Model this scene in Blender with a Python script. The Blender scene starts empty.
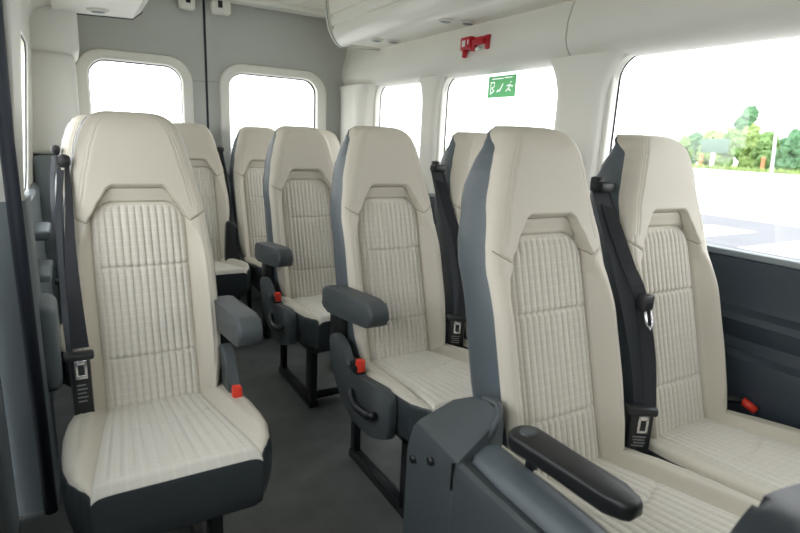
import bpy, bmesh, math, random
from mathutils import Vector, Matrix, noise

sc = bpy.context.scene
COL = sc.collection
PI = math.pi
random.seed(7)

# ------------------------------------------------------------------ materials
def lin(r, g, b):
    f = lambda c: (c / 255 / 12.92) if c / 255 <= .04045 else ((c / 255 + .055) / 1.055) ** 2.4
    return (f(r), f(g), f(b), 1)

def mat(name, rgb, rough=.6, metal=0., spec=.5, bump=0., bscale=200., var=0., vscale=6., coat=0.):
    m = bpy.data.materials.new(name); m.use_nodes = True
    nt = m.node_tree; b = nt.nodes['Principled BSDF']
    c = lin(*rgb)
    b.inputs['Base Color'].default_value = c
    b.inputs['Roughness'].default_value = rough
    b.inputs['Metallic'].default_value = metal
    b.inputs['Specular IOR Level'].default_value = spec
    if coat: b.inputs['Coat Weight'].default_value = coat
    tc = nt.nodes.new('ShaderNodeTexCoord')
    if bump:
        n = nt.nodes.new('ShaderNodeTexNoise'); n.inputs['Scale'].default_value = bscale
        n.inputs['Detail'].default_value = 3
        nt.links.new(tc.outputs['Object'], n.inputs['Vector'])
        bp = nt.nodes.new('ShaderNodeBump'); bp.inputs['Strength'].default_value = bump
        bp.inputs['Distance'].default_value = .002
        nt.links.new(n.outputs['Fac'], bp.inputs['Height']); nt.links.new(bp.outputs['Normal'], b.inputs['Normal'])
    if var:
        n = nt.nodes.new('ShaderNodeTexNoise'); n.inputs['Scale'].default_value = vscale
        n.inputs['Detail'].default_value = 5
        nt.links.new(tc.outputs['Object'], n.inputs['Vector'])
        mx = nt.nodes.new('ShaderNodeMix'); mx.data_type = 'RGBA'
        mx.inputs[6].default_value = tuple(x * (1 - var) for x in c[:3]) + (1,)
        mx.inputs[7].default_value = tuple(min(1, x * (1 + var)) for x in c[:3]) + (1,)
        nt.links.new(n.outputs['Fac'], mx.inputs[0]); nt.links.new(mx.outputs[2], b.inputs['Base Color'])
    return m

def fabric_mat():
    m = bpy.data.materials.new('woven_fabric'); m.use_nodes = True
    nt = m.node_tree; b = nt.nodes['Principled BSDF']; L = nt.links.new
    b.inputs['Roughness'].default_value = .9; b.inputs['Specular IOR Level'].default_value = .2
    b.inputs['Sheen Weight'].default_value = .15
    tc = nt.nodes.new('ShaderNodeTexCoord')
    def wave(axis, scale, dist=0.):
        w = nt.nodes.new('ShaderNodeTexWave'); w.bands_direction = axis; w.wave_profile = 'SIN'
        w.inputs['Scale'].default_value = scale; w.inputs['Distortion'].default_value = dist
        w.inputs['Detail'].default_value = 1
        L(tc.outputs['UV'], w.inputs['Vector']); return w
    a = wave('Y', 17.); c = wave('Y', 41.); d = wave('X', 12.)
    def ramp(w, lo, hi):
        r = nt.nodes.new('ShaderNodeMapRange'); r.inputs[1].default_value = lo; r.inputs[2].default_value = hi
        L(w.outputs['Fac'], r.inputs[0]); return r
    ra = ramp(a, .80, 1.0); rc = ramp(c, .85, 1.0); rd = ramp(d, .85, 1.0)
    s = nt.nodes.new('ShaderNodeMath'); s.operation = 'ADD'; L(ra.outputs[0], s.inputs[0]); L(rc.outputs[0], s.inputs[1])
    s2 = nt.nodes.new('ShaderNodeMath'); s2.operation = 'ADD'; L(s.outputs[0], s2.inputs[0]); L(rd.outputs[0], s2.inputs[1])
    n = nt.nodes.new('ShaderNodeTexNoise'); n.inputs['Scale'].default_value = 700; L(tc.outputs['Object'], n.inputs['Vector'])
    mx = nt.nodes.new('ShaderNodeMix'); mx.data_type = 'RGBA'
    mx.inputs[6].default_value = lin(207, 202, 190); mx.inputs[7].default_value = lin(218, 214, 204)
    s3 = nt.nodes.new('ShaderNodeMath'); s3.operation = 'MULTIPLY'; s3.inputs[1].default_value = .38
    L(s2.outputs[0], s3.inputs[0]); L(s3.outputs[0], mx.inputs[0])
    L(mx.outputs[2], b.inputs['Base Color'])
    bp = nt.nodes.new('ShaderNodeBump'); bp.inputs['Strength'].default_value = .25; bp.inputs['Distance'].default_value = .001
    L(n.outputs['Fac'], bp.inputs['Height']); L(bp.outputs['Normal'], b.inputs['Normal'])
    return m

def glass_mat(name, tint=(1, 1, 1), gloss=.05):
    m = bpy.data.materials.new(name); m.use_nodes = True
    nt = m.node_tree; nt.nodes.clear()
    o = nt.nodes.new('ShaderNodeOutputMaterial'); t = nt.nodes.new('ShaderNodeBsdfTransparent'); g = nt.nodes.new('ShaderNodeBsdfGlossy')
    t.inputs['Color'].default_value = (*tint, 1); g.inputs['Roughness'].default_value = .02
    mx = nt.nodes.new('ShaderNodeMixShader'); mx.inputs[0].default_value = gloss
    nt.links.new(t.outputs[0], mx.inputs[1]); nt.links.new(g.outputs[0], mx.inputs[2]); nt.links.new(mx.outputs[0], o.inputs[0])
    return m

M = dict(
    leather=mat('beige_leather', (201, 195, 180), .5, bump=.25, bscale=500, spec=.35),
    fabric=fabric_mat(),
    dark_leather=mat('slate_leather', (84, 93, 98), .38, bump=.35, bscale=420, spec=.55),
    seam=mat('seam_thread', (128, 120, 104), .8),
    pad=mat('charcoal_leather', (44, 49, 54), .45, bump=.3, bscale=420),
    skirt=mat('black_leather_shaded', (54, 60, 62), .38, bump=.35, bscale=420, spec=.55),  # darker trim leather, with the shade low on the seats put into its colour
    plastic=mat('grey_plastic', (68, 74, 76), .5, bump=.4, bscale=600),
    black=mat('black_plastic', (27, 29, 30), .42, bump=.2, bscale=600),
    frame=mat('black_steel', (30, 32, 34), .4, spec=.5),
    web=mat('belt_webbing', (30, 32, 35), .6, bump=.5, bscale=900, spec=.3),
    web_grey=mat('belt_webbing_grey', (54, 58, 62), .5, bump=.5, bscale=900, spec=.4),
    chrome=mat('chrome', (225, 225, 228), .18, metal=1),
    red=mat('red_button', (228, 62, 42), .4),
    redbox=mat('red_holder', (190, 22, 40), .35),
    white=mat('white_print', (235, 238, 232), .6),
    label=mat('latch_label', (120, 122, 122), .7),
    trim=mat('pale_trim', (236, 234, 225), .55, bump=.1, bscale=300),
    gloss_trim=mat('glossy_trim', (242, 240, 231), .24, spec=.5),
    trim2=mat('pale_trim_shade', (224, 222, 211), .55),
    ceil=mat('headliner', (234, 232, 222), .8, bump=.2, bscale=400),
    doorgrey=mat('rear_door_panel', (190, 192, 186), .6, bump=.15, bscale=300),
    sidedark=mat('dark_side_trim', (60, 69, 78), .5, bump=.3, bscale=500),
    sidemid=mat('mid_side_trim', (132, 141, 144), .5, bump=.2, bscale=400),
    jamb=mat('door_jamb', (136, 144, 147), .4),
    seal=mat('rubber_seal', (40, 46, 56), .6),
    floor=mat('vinyl_floor', (104, 106, 104), .5, bump=.5, bscale=160, var=.45, vscale=9),
    glass=glass_mat('window_glass'),
    asphalt=mat('asphalt', (186, 186, 182), .9, var=.12, vscale=.6),
    road=mat('road', (108, 109, 112), .9, var=.1, vscale=.5),
    paint=mat('road_paint', (238, 238, 238), .8),
    grass=mat('grass', (146, 166, 102), .9, var=.4, vscale=.7),
    bark=mat('bark', (110, 100, 85), .9),
    leafA=mat('leaves_mid', (112, 142, 84), .85, var=.5, vscale=1.3),
    leafB=mat('leaves_deep', (84, 124, 88), .85, var=.5, vscale=1.3),
    leafC=mat('leaves_light', (140, 162, 98), .85, var=.45, vscale=1.3),
    orange=mat('orange_paint', (240, 132, 96), .7),
    pole=mat('pole_white', (225, 228, 232), .5),
    board=mat('board_pale', (86, 112, 98), .7),
    lens=mat('lamp_lens', (150, 150, 142), .3),
)

def sticker_mat(name, rgb):
    m = bpy.data.materials.new(name); m.use_nodes = True; nt = m.node_tree; nt.nodes.clear()
    o = nt.nodes.new('ShaderNodeOutputMaterial'); t = nt.nodes.new('ShaderNodeBsdfTranslucent'); d = nt.nodes.new('ShaderNodeBsdfDiffuse')
    t.inputs[0].default_value = d.inputs[0].default_value = lin(*rgb)
    mx = nt.nodes.new('ShaderNodeMixShader'); mx.inputs[0].default_value = .5
    nt.links.new(d.outputs[0], mx.inputs[1]); nt.links.new(t.outputs[0], mx.inputs[2]); nt.links.new(mx.outputs[0], o.inputs[0]); return m
M['green'] = sticker_mat('green_sticker', (98, 160, 110)); M['white_film'] = sticker_mat('white_film', (240, 245, 238))

# ------------------------------------------------------------------ helpers
def link(name, me, m=None, parent=None, kind=None):
    o = bpy.data.objects.new(name, me); COL.objects.link(o)
    if m is not None and len(me.materials) == 0: me.materials.append(m)
    if parent is not None: o.parent = parent
    if kind: o['kind'] = kind
    return o

def mesh(name, V, Fs, m=None, smooth=True, uv=None):
    me = bpy.data.meshes.new(name)
    me.from_pydata([tuple(v) for v in V], [], Fs)
    bm = bmesh.new(); bm.from_mesh(me); bmesh.ops.recalc_face_normals(bm, faces=bm.faces); bm.to_mesh(me); bm.free()
    if smooth:
        me.polygons.foreach_set('use_smooth', [True] * len(me.polygons))
    if uv:
        l = me.uv_layers.new(name='UVMap')
        for lp in me.loops: l.data[lp.index].uv = uv[lp.vertex_index]
    if m: me.materials.append(m)
    me.update(); return me

def bm_mesh(name, bm, m=None, smooth=False, angle=None):
    bmesh.ops.recalc_face_normals(bm, faces=bm.faces)
    me = bpy.data.meshes.new(name); bm.to_mesh(me); bm.free()
    if smooth or angle:
        me.polygons.foreach_set('use_smooth', [True] * len(me.polygons))
        if angle: me.set_sharp_from_angle(angle=math.radians(angle))
    if m: me.materials.append(m)
    return me

def box_into(bm, lo, hi, bev=0., seg=2, M4=None):
    c = [(a + b) / 2 for a, b in zip(lo, hi)]; d = [b - a for a, b in zip(lo, hi)]
    r = bmesh.ops.create_cube(bm, size=1)
    vs = r['verts']
    bmesh.ops.scale(bm, vec=d, verts=vs); bmesh.ops.translate(bm, vec=c, verts=vs)
    if bev:
        es = list({e for v in vs for e in v.link_edges})
        rr = bmesh.ops.bevel(bm, geom=es, offset=bev, segments=seg, affect='EDGES', profile=.5)
        vs = list({v for f in rr['faces'] for v in f.verts} | {v for v in vs if v.is_valid})
    if M4 is not None: bmesh.ops.transform(bm, matrix=M4, verts=vs)

def box(name, lo, hi, m, parent=None, bev=.004, seg=2, M4=None, kind=None):
    bm = bmesh.new(); box_into(bm, lo, hi, bev, seg, M4)
    return link(name, bm_mesh(name, bm, m, angle=40), None, parent, kind)

def prism_mesh(name, pts, axis, a, b, m, bev=0., seg=2, smooth=True, angle=35):
    """closed 2-D polygon pulled along one axis from a to b"""
    bm = bmesh.new()
    def P(p, t):
        if axis == 'x': return (t, p[0], p[1])
        if axis == 'y': return (p[0], t, p[1])
        return (p[0], p[1], t)
    A = [bm.verts.new(P(p, a)) for p in pts]; B = [bm.verts.new(P(p, b)) for p in pts]
    n = len(pts)
    bm.faces.new(A); bm.faces.new(B[::-1])
    for i in range(n): bm.faces.new((A[i], A[(i + 1) % n], B[(i + 1) % n], B[i]))
    if bev:
        es = [e for e in bm.edges if len(e.link_faces) == 2 and any(len(f.verts) == n and n != 4 or f in (bm.faces[:][:2]) for f in e.link_faces)]
        bmesh.ops.bevel(bm, geom=es, offset=bev, segments=seg, affect='EDGES', profile=.5)
    return bm_mesh(name, bm, m, angle=angle)

def smooth_poly(pts, n=6, closed=True):
    """Catmull-Rom through points"""
    out = []; N = len(pts)
    rng = range(N if closed else N - 1)
    for i in rng:
        g = lambda k: pts[k % N] if closed else pts[min(max(k, 0), N - 1)]
        p0, p1, p2, p3 = g(i - 1), g(i), g(i + 1), g(i + 2)
        for j in range(n):
            t = j / n
            out.append(tuple(.5 * ((2 * b) + (-a + c) * t + (2 * a - 5 * b + 4 * c - d) * t * t + (-a + 3 * b - 3 * c + d) * t ** 3) for a, b, c, d in zip(p0, p1, p2, p3)))
    if not closed: out.append(tuple(pts[-1]))
    return out

def rrect(x0, x1, z0, z1, r, n=8):
    out = []
    for cx, cz, a0 in ((x1 - r, z1 - r, 0), (x0 + r, z1 - r, PI / 2), (x0 + r, z0 + r, PI), (x1 - r, z0 + r, 1.5 * PI)):
        for i in range(n + 1):
            a = a0 + i / n * PI / 2; out.append((cx + r * math.cos(a), cz + r * math.sin(a)))
    return out

def plate(name, outer, holes, axis, at, half, m, bev=0., kind=None, parent=None):
    """flat plate with holes: outline in (u, z); axis 'x' -> u is y, axis 'y' -> u is x"""
    cu = bpy.data.curves.new(name, 'CURVE'); cu.dimensions = '2D'; cu.fill_mode = 'BOTH'
    cu.extrude = max(half - bev, 0); cu.bevel_depth = bev; cu.bevel_resolution = 2; cu.offset = -bev
    for loop in [outer] + holes:
        s = cu.splines.new('POLY'); s.points.add(len(loop) - 1); s.use_cyclic_u = True
        for p, q in zip(s.points, loop): p.co = (q[0], q[1], 0, 1)
    tmp = bpy.data.objects.new(name + '_tmp', cu); COL.objects.link(tmp)
    dg = bpy.context.evaluated_depsgraph_get(); dg.update()
    me = bpy.data.meshes.new_from_object(tmp.evaluated_get(dg))
    bpy.data.objects.remove(tmp); bpy.data.curves.remove(cu)
    for v in me.vertices:
        u, z, t = v.co
        v.co = (at + t, u, z) if axis == 'x' else (u, at + t, z)
    bm = bmesh.new(); bm.from_mesh(me); bmesh.ops.remove_doubles(bm, verts=bm.verts, dist=1e-5)
    bpy.data.meshes.remove(me)
    return link(name, bm_mesh(name, bm, m, angle=30), None, parent, kind)

def tube_mesh(name, pts, r, m, seg=10, radii=None):
    V = []; Fs = []; n = len(pts); pts = [Vector(p) for p in pts]
    up = None
    for i, p in enumerate(pts):
        t = (pts[min(i + 1, n - 1)] - pts[max(i - 1, 0)]).normalized()
        if up is None: up = t.orthogonal().normalized()
        up = (up - t * up.dot(t)).normalized(); s = t.cross(up)
        rr = radii[i] if radii else r
        for k in range(seg):
            a = 2 * PI * k / seg; V.append(p + (up * math.cos(a) + s * math.sin(a)) * rr)
    for i in range(n - 1):
        for k in range(seg):
            Fs.append((i * seg + k, i * seg + (k + 1) % seg, (i + 1) * seg + (k + 1) % seg, (i + 1) * seg + k))
    Fs.append(tuple(range(seg))[::-1]); Fs.append(tuple(range((n - 1) * seg, n * seg)))
    return mesh(name, V, Fs, m)

def ribbon_mesh(name, pts, widths, m, sides, th=.0022):
    """flat strap: pts path, widths, side directions (vectors)"""
    pts = [Vector(p) for p in pts]; n = len(pts); V = []; Fs = []
    for i, p in enumerate(pts):
        t = (pts[min(i + 1, n - 1)] - pts[max(i - 1, 0)]).normalized()
        s = Vector(sides[i] if isinstance(sides[0], (tuple, list)) else sides); s = (s - t * s.dot(t)).normalized()
        nn = t.cross(s); w = widths[i] if isinstance(widths, (list, tuple)) else widths
        for a, b in ((-1, -1), (1, -1), (1, 1), (-1, 1)): V.append(p + s * (a * w / 2) + nn * (b * th / 2))
    for i in range(n - 1):
        for k in range(4):
            Fs.append((i * 4 + k, i * 4 + (k + 1) % 4, (i + 1) * 4 + (k + 1) % 4, (i + 1) * 4 + k))
    Fs.append((3, 2, 1, 0)); Fs.append(tuple((n - 1) * 4 + k for k in range(4)))
    return mesh(name, V, Fs, m, smooth=False)

def empty(name, loc, label, cat, group=None, rz=0):
    o = bpy.data.objects.new(name, None); COL.objects.link(o); o.location = loc; o.rotation_euler = (0, 0, rz)
    o['label'] = label; o['category'] = cat
    if group: o['group'] = group
    return o

def tag(o, label, cat, group=None):
    o['label'] = label; o['category'] = cat
    if group: o['group'] = group
    return o

def interp(tab, x):
    if x <= tab[0][0]: return tab[0][1]
    for (a, b), (c, d) in zip(tab, tab[1:]):
        if x <= c:
            t = (x - a) / (c - a); t = t * t * (3 - 2 * t) * .4 + t * .6
            return b + (d - b) * t
    return tab[-1][1]

def sstep(a, b, x):
    t = min(1, max(0, (x - a) / (b - a))); return t * t * (3 - 2 * t)

# ------------------------------------------------------------------ seat meshes (local: back/cushion joint at y=0, facing -y)
ZB, ZT = .372, 1.190
WT = [(.372, .134), (.385, .150), (.41, .164), (.44, .173), (.5, .183), (.6, .189), (.75, .188), (.88, .182), (.923, .178), (1.0, .163),
      (1.08, .145), (1.12, .133), (1.15, .121), (1.17, .107), (1.181, .093), (1.188, .075), (1.190, .062)]
DT = [(.37, .12), (.56, .135), (.92, .128), (1.05, .110), (1.10, .088), (1.14, .060), (1.165, .042), (1.19, .030)]
def W(z): return interp(WT, z)
def yc(z): return .277 * (z - .4) if z < .923 else .145 + .235 * (z - .923)
SEAM = [(0, .983), (.064, .983), (.076, .976), (.098, .942), (.120, .902), (.132, .892), (.148, .901), (.2, .935)]
def zseam(ax): return interp(SEAM, ax)
IW, ITOP, IR = .1215, .942, .056
def d_insert(ax, z):
    """signed distance to the rounded-top fabric panel"""
    cx, cz = IW - IR, ITOP - IR
    qx, qz = ax - cx, z - cz
    if qx > 0 and qz > 0: return math.hypot(qx, qz) - IR
    return max(ax - IW, z - ITOP)

def Hback(x, z):
    ax = abs(x); w = W(z); e = max(0, w - ax); h = 0
    hz = z - zseam(ax); d = d_insert(ax, z)
    head = sstep(-.002, .014, hz)
    band = sstep(0, .05, d) * .012
    bol = sstep(.0, .042 - .020 * sstep(.80, .89, z), d) * (.030 + .020 * (1 - sstep(.76, .90, z)))
    if z > .84: bol += (.030 * sstep(-.002, .012, d) - bol) * sstep(.84, .885, z)
    low = bol if ax > .128 else band + (bol - band) * sstep(.112, .128, ax)
    if z < .89: low = bol
    h = low * (1 - head) + head * (.030 + .006 * sstep(1.0, 1.1, z))
    h -= .0055 * math.exp(-(hz / .0030) ** 2) * (1 if ax > .1 else .6) * (.15 + .85 * sstep(.0, .02, e))
    if z > .93:
        h -= .0022 * math.exp(-((e - .036) / .0022) ** 2) + .0016 * math.exp(-((e - .028) / .0022) ** 2)
    elif z > .41:
        h -= .0020 * math.exp(-((e - .020) / .0024) ** 2) * sstep(.41, .46, z)
    if d < 0: h = -.012
    elif d < .006: h -= .010 * (1 - d / .006)
    r = .034 + .014 * sstep(.93, 1.05, z)
    if e < r: h -= .85 * (r - math.sqrt(max(0, r * r - (r - e) ** 2)))
    e2 = ZT - z
    if e2 < .06: h -= .7 * (.06 - math.sqrt(max(0, .0036 - (.06 - e2) ** 2)))
    e3 = z - ZB
    if e3 < .03: h -= .5 * (.03 - math.sqrt(max(0, .0009 - (.03 - e3) ** 2)))
    return h

def build_backrest():
    NU, NV = 150, 300
    us = [math.sin(PI / 2 * (-1 + 2 * i / NU)) * .35 + (-1 + 2 * i / NU) * .65 for i in range(NU + 1)]
    zs = []
    for j in range(NV + 1):
        t = j / NV; zs.append(ZB + (ZT - ZB) * (t + .06 * math.sin(2 * PI * t) / (2 * PI) * -1))
    V = []; Fs = []
    for z in zs:
        w = W(z)
        for u in us: V.append((u * w, yc(z) - Hback(u * w, z), z))
    n = NU + 1
    for j in range(NV):
        for i in range(NU): Fs.append((j * n + i, j * n + i + 1, (j + 1) * n + i + 1, (j + 1) * n + i))
    # beige wrap over the top of the head
    loop = [j * n for j in range(NV + 1)] + [NV * n + i for i in range(1, NU + 1)] + [j * n + NU for j in range(NV - 1, -1, -1)]
    def rim(dep, inset):
        out = []
        for idx in loop:
            x, y, z = V[idx]; d = dep(z)
            out.append((x * (1 - inset), y + d, z - (0 if z < ZT - .03 else .004 * (inset > 0))))
        return out
    f1 = lambda z: .004 + .028 * sstep(1.135, 1.172, z)
    base = len(V); V += rim(f1, -.004)
    L = len(loop)
    for k in range(L - 1): Fs.append((loop[k], loop[k + 1], base + k + 1, base + k))
    body = mesh('backrest', V, Fs, M['leather'])
    # grey shell: sides and rear
    start = [V[base + k] for k in range(L)]
    rings = [start]
    for t, ins in ((.12, -.022), (.4, -.03), (.75, -.01), (.93, .05), (1.0, .13)):
        rg = []
        for k in range(L):
            x, y, z = start[k]; D = max(.012, interp(DT, z) - f1(z))
            zz = z - (.02 * t * sstep(1.17, 1.193, z)) + (.02 * t * (1 - sstep(.372, .40, z)))
            rg.append((x * (1 - ins), y + D * t, zz))
        rings.append(rg)
    SV = [p for r in rings for p in r]; SF = []
    for a in range(len(rings) - 1):
        for k in range(L - 1): SF.append((a * L + k, a * L + k + 1, (a + 1) * L + k + 1, (a + 1) * L + k))
    o = (len(rings) - 1) * L
    for j in range(NV): SF.append((o + j, o + j + 1, o + L - 2 - j, o + L - 1 - j))
    SF.append(tuple(o + k for k in range(NV, NV + NU + 1)))
    SF.append(tuple(a * L for a in range(len(rings))) + tuple(a * L + L - 1 for a in reversed(range(len(rings)))))
    shell = mesh('side_shell', SV, SF, M['dark_leather'])
    # fabric panel
    NU, NV = 156, 190; V = []; Fs = []; UV = []
    z0 = .376
    for j in range(NV + 1):
        z = z0 + (ITOP - z0) * j / NV
        cz = ITOP - IR
        w = IW if z < cz else IW - IR + math.sqrt(max(0, IR * IR - (z - cz) ** 2))
        for i in range(NU + 1):
            x = w * (-1 + 2 * i / NU); ax = abs(x)
            d = -max(d_insert(ax, z), -.2)
            edge = 1 - math.exp(-d / .010)
            h = -.010 + .017 * edge
            rib = abs(math.sin(PI * (x / .0187 + .5))) ** .55 - 1
            h += .0075 * rib * sstep(.002, .02, d)
            for zl, sk in ((.767, .01), (.526, .01)):
                fade = sstep(-.118, -.085, x)
                h -= .0065 * math.exp(-((z - zl - sk * (x * 3) ** 2) / .0045) ** 2) * fade
            if z < .40: h -= .02 * (1 - (z - z0) / (.40 - z0)) ** 2
            V.append((x, yc(z) - h, z)); UV.append((x, z))
    n = NU + 1
    for j in range(NV):
        for i in range(NU): Fs.append((j * n + i, j * n + i + 1, (j + 1) * n + i + 1, (j + 1) * n + i))
    panel = mesh('back_fabric_panel', V, Fs, M['fabric'], uv=UV)
    return body, shell, panel

YB, YF = .03, -.452
WC = [(-.452, .168), (-.44, .177), (-.42, .190), (-.39, .206), (-.34, .2165), (-.28, .2195), (-.18, .2195), (-.10, .213), (-.05, .203), (0, .196), (.03, .188)]
def Wc(y): return interp(WC, y)
def ztop(y): 
    t = -y / .446; return .400 + .055 * t - .004 * sstep(.85, 1.02, t)
def wi(y): return .1235 + .0455 * max(0, -y / .446)
def Hcush(x, y):
    ax = abs(x); t = -y / .446; d = ax - wi(y); e = max(0, Wc(y) - ax)
    h = sstep(0, .03, d) * .022 * (1 - sstep(.72, 1.0, t))
    h -= .004 * math.exp(-(d / .004) ** 2)
    if d < 0: h -= .010 * sstep(0, .008, -d)
    r = .024
    if e < r: h -= .7 * (r - math.sqrt(max(0, r * r - (r - e) ** 2))) * (1 - .6 * sstep(.8, 1, t))
    e2 = y - YF
    if e2 < .015: h -= .5 * (.015 - math.sqrt(max(0, .015 ** 2 - (.015 - e2) ** 2)))
    h -= .0016 * math.exp(-((e - .03) / .0025) ** 2) * (1 - sstep(.5, .8, t))
    return h

def seam_mesh():
    V = []; Fs = []
    def tube(pts, r, cyc=False):
        n = len(pts); b = len(V); seg = 6
        for i in range(n):
            t = (Vector(pts[(i + 1) % n] if cyc or i < n - 1 else pts[i]) - Vector(pts[i - 1] if cyc or i else pts[i])).normalized()
            a = t.cross(Vector((0, 1, 0))).normalized(); c = t.cross(a)
            for k in range(seg):
                q = 2 * PI * k / seg; V.append(Vector(pts[i]) + (a * math.cos(q) + c * math.sin(q)) * r)
        for i in range(n if cyc else n - 1):
            for k in range(seg): Fs.append((b + i * seg + k, b + i * seg + (k + 1) % seg, b + ((i + 1) % n) * seg + (k + 1) % seg, b + ((i + 1) % n) * seg + k))
    pts = []
    for i in range(-88, 89):
        x = i * .002; z = zseam(abs(x))
        if abs(x) < W(z) - .004: pts.append((x, yc(z) - Hback(x, z) - .0006, z))
    tube(pts, .0013)
    return mesh('seam', V, Fs, M['seam'])

def build_cushion():
    NU, NV = 100, 110; V = []; Fs = []
    us = [(-1 + 2 * i / NU) for i in range(NU + 1)]
    ys = [YB + (YF - YB) * j / NV for j in range(NV + 1)]
    for y in ys:
        w = Wc(y)
        for u in us: V.append((u * w, y, ztop(y) + Hcush(u * w, y)))
    n = NU + 1
    for j in range(NV):
        for i in range(NU): Fs.append((j * n + i, j * n + i + 1, (j + 1) * n + i + 1, (j + 1) * n + i))
    cush = mesh('cushion', V, Fs, M['leather'])
    loop = [j * n for j in range(NV + 1)] + [NV * n + i for i in range(1, NU + 1)] + [j * n + NU for j in range(NV - 1, -1, -1)]
    L = len(loop); rings = []
    for dz, out in ((0, 0), (.004, .003), (.018, .005), (.05, .006), (.085, .004), (.115, .0), (.13, -.02)):
        rg = []
        for k in range(L):
            x, y, z = V[loop[k]]
            front = sstep(-.40, -.45, y)
            nx = (1 if x > 0 else -1) * (1 - front) + front * (x / .17) * .5
            ny = -front * .6
            s = min(1, max(.0, (.196 - .0) and 1))
            rg.append((x + nx * out * s, y + ny * out, z - dz - (.0 if out >= 0 else 0)))
        rings.append(rg)
    SV = [p for r in rings for p in r]; SF = []
    for a in range(len(rings) - 1):
        for k in range(L - 1): SF.append((a * L + k, a * L + k + 1, (a + 1) * L + k + 1, (a + 1) * L + k))
        SF.append((a * L + L - 1, a * L, (a + 1) * L, (a + 1) * L + L - 1))
    o = (len(rings) - 1) * L
    for j in range(NV): SF.append((o + j, o + j + 1, o + L - 2 - j, o + L - 1 - j))
    SF.append(tuple(o + k for k in range(NV, NV + NU + 1)))
    skirt = mesh('cushion_skirt', SV, SF, M['skirt'])
    NU, NV = 130, 110; V = []; Fs = []; UV = []
    for j in range(NV + 1):
        y = YB + (YF - .007 - YB) * j / NV; w = wi(y); t = -y / .446
        for i in range(NU + 1):
            u = -1 + 2 * i / NU; x = u * w; d = w - abs(x)
            h = -.007 + .013 * (1 - math.exp(-d / .010))
            rib = abs(math.sin(PI * (u * 6.5 + .5))) ** .6 - 1
            h += .0038 * rib * sstep(.002, .02, d) * (1 - sstep(.86, .98, j / NV))
            yl = -.19 + .03 * (u + .3) ** 2
            h -= .005 * math.exp(-((y - yl) / .005) ** 2) * sstep(-.75, -.4, u) * (1 - .5 * sstep(.5, .9, u))
            e2 = y - YF
            if e2 < .02: h -= .25 * (.02 - math.sqrt(max(0, .0004 - (.02 - max(0, e2)) ** 2)))
            h -= .016 * max(0, (j / NV - .965) / .035) ** 1.6
            V.append((x, y, ztop(y) + h)); UV.append((u * .15, y))
    n = NU + 1
    for j in range(NV):
        for i in range(NU): Fs.append((j * n + i, j * n + i + 1, (j + 1) * n + i + 1, (j + 1) * n + i))
    panel = mesh('cushion_fabric_panel', V, Fs, M['fabric'], uv=UV)
    return cush, skirt, panel

ME = {}
ME['backrest'], ME['side_shell'], ME['back_panel'] = build_backrest()
ME['seam'] = seam_mesh()
ME['cushion'], ME['skirt'], ME['cush_panel'] = build_cushion()

def leg_frame_mesh(x):
    bm = bmesh.new()
    box_into(bm, (x - .02, -.33, .0), (x + .02, .09, .03), .006)
    box_into(bm, (x - .016, -.33, .02), (x + .016, -.27, .30), .006)
    box_into(bm, (x - .014, .055, .02), (x + .014, .09, .30), .006)
    box_into(bm, (x - .016, -.31, .25), (x + .016, .085, .30), .006)
    box_into(bm, (x - .028, -.29, .028), (x - .018, .06, .05), .003)
    return bm_mesh('leg_frame', bm, M['frame'], angle=40)
def seat_pan_mesh():
    bm = bmesh.new(); box_into(bm, (-.16, -.36, .262), (.16, .10, .30), .01)
    box_into(bm, (-.13, -.29, .02), (.13, -.27, .05), .004); return bm_mesh('seat_pan', bm, M['frame'], angle=40)
for k, xx in (('legL', -.138), ('legR', .138), ('legl', -.09), ('legr', .09)): ME[k] = leg_frame_mesh(xx)
ME['pan'] = seat_pan_mesh()

def armrest_mesh(x):
    prof = [(.108, .642), (.108, .598), (.085, .580), (-.02, .588), (-.20, .610), (-.236, .620), (-.250, .640), (-.250, .664), (-.228, .684), (-.19, .687), (.0, .670), (.085, .662)]
    pr = smooth_poly(prof, 3)
    return prism_mesh('armrest', pr, 'x', x - .031, x + .031, M['plastic'], bev=.009, seg=3, angle=60)
ME['armL'] = armrest_mesh(-.232); ME['armR'] = armrest_mesh(.205)
def arm_mount(s):
    bm = bmesh.new(); box_into(bm, (min(s * .185, s * .23), .05, .44), (max(s * .185, s * .23), .12, .60), .012); return bm_mesh('armrest_bracket', bm, M['black'], angle=40)
ME['mountL'] = arm_mount(-1); ME['mountR'] = arm_mount(1)

COVER = [(.068, .473), (.052, .500), (.02, .511), (-.028, .493), (-.060, .470), (-.077, .443), (-.12, .434), (-.176, .436), (-.266, .449), (-.33, .452), (-.352, .427),
         (-.352, .336), (-.325, .309), (-.227, .274), (-.116, .272), (-.021, .321), (.048, .394)]
ME['cover'] = prism_mesh('side_cover', smooth_poly(COVER, 2), 'x', -.252, -.222, M['plastic'], bev=.006, seg=2, angle=50)
ME['lever'] = tube_mesh('recline_lever', [(-.262, -.135, .385), (-.270, -.155, .362), (-.272, -.2, .352), (-.272, -.27, .362), (-.268, -.30, .378)], .012, M['black'],
                        radii=[.009, .012, .013, .013, .010])
def bld(name, m, *bxs):
    bm = bmesh.new()
    for b in bxs: box_into(bm, b[0], b[1], b[2] if len(b) > 2 else .004)
    return bm_mesh(name, bm, m, angle=40)
ME['stalkL'] = bld('buckle_stalk', M['black'], ((-.25, -.145, .40), (-.218, -.09, .462), .006))
ME['redL'] = bld('release_button', M['red'], ((-.247, -.150, .440), (-.221, -.125, .480), .005))
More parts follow.
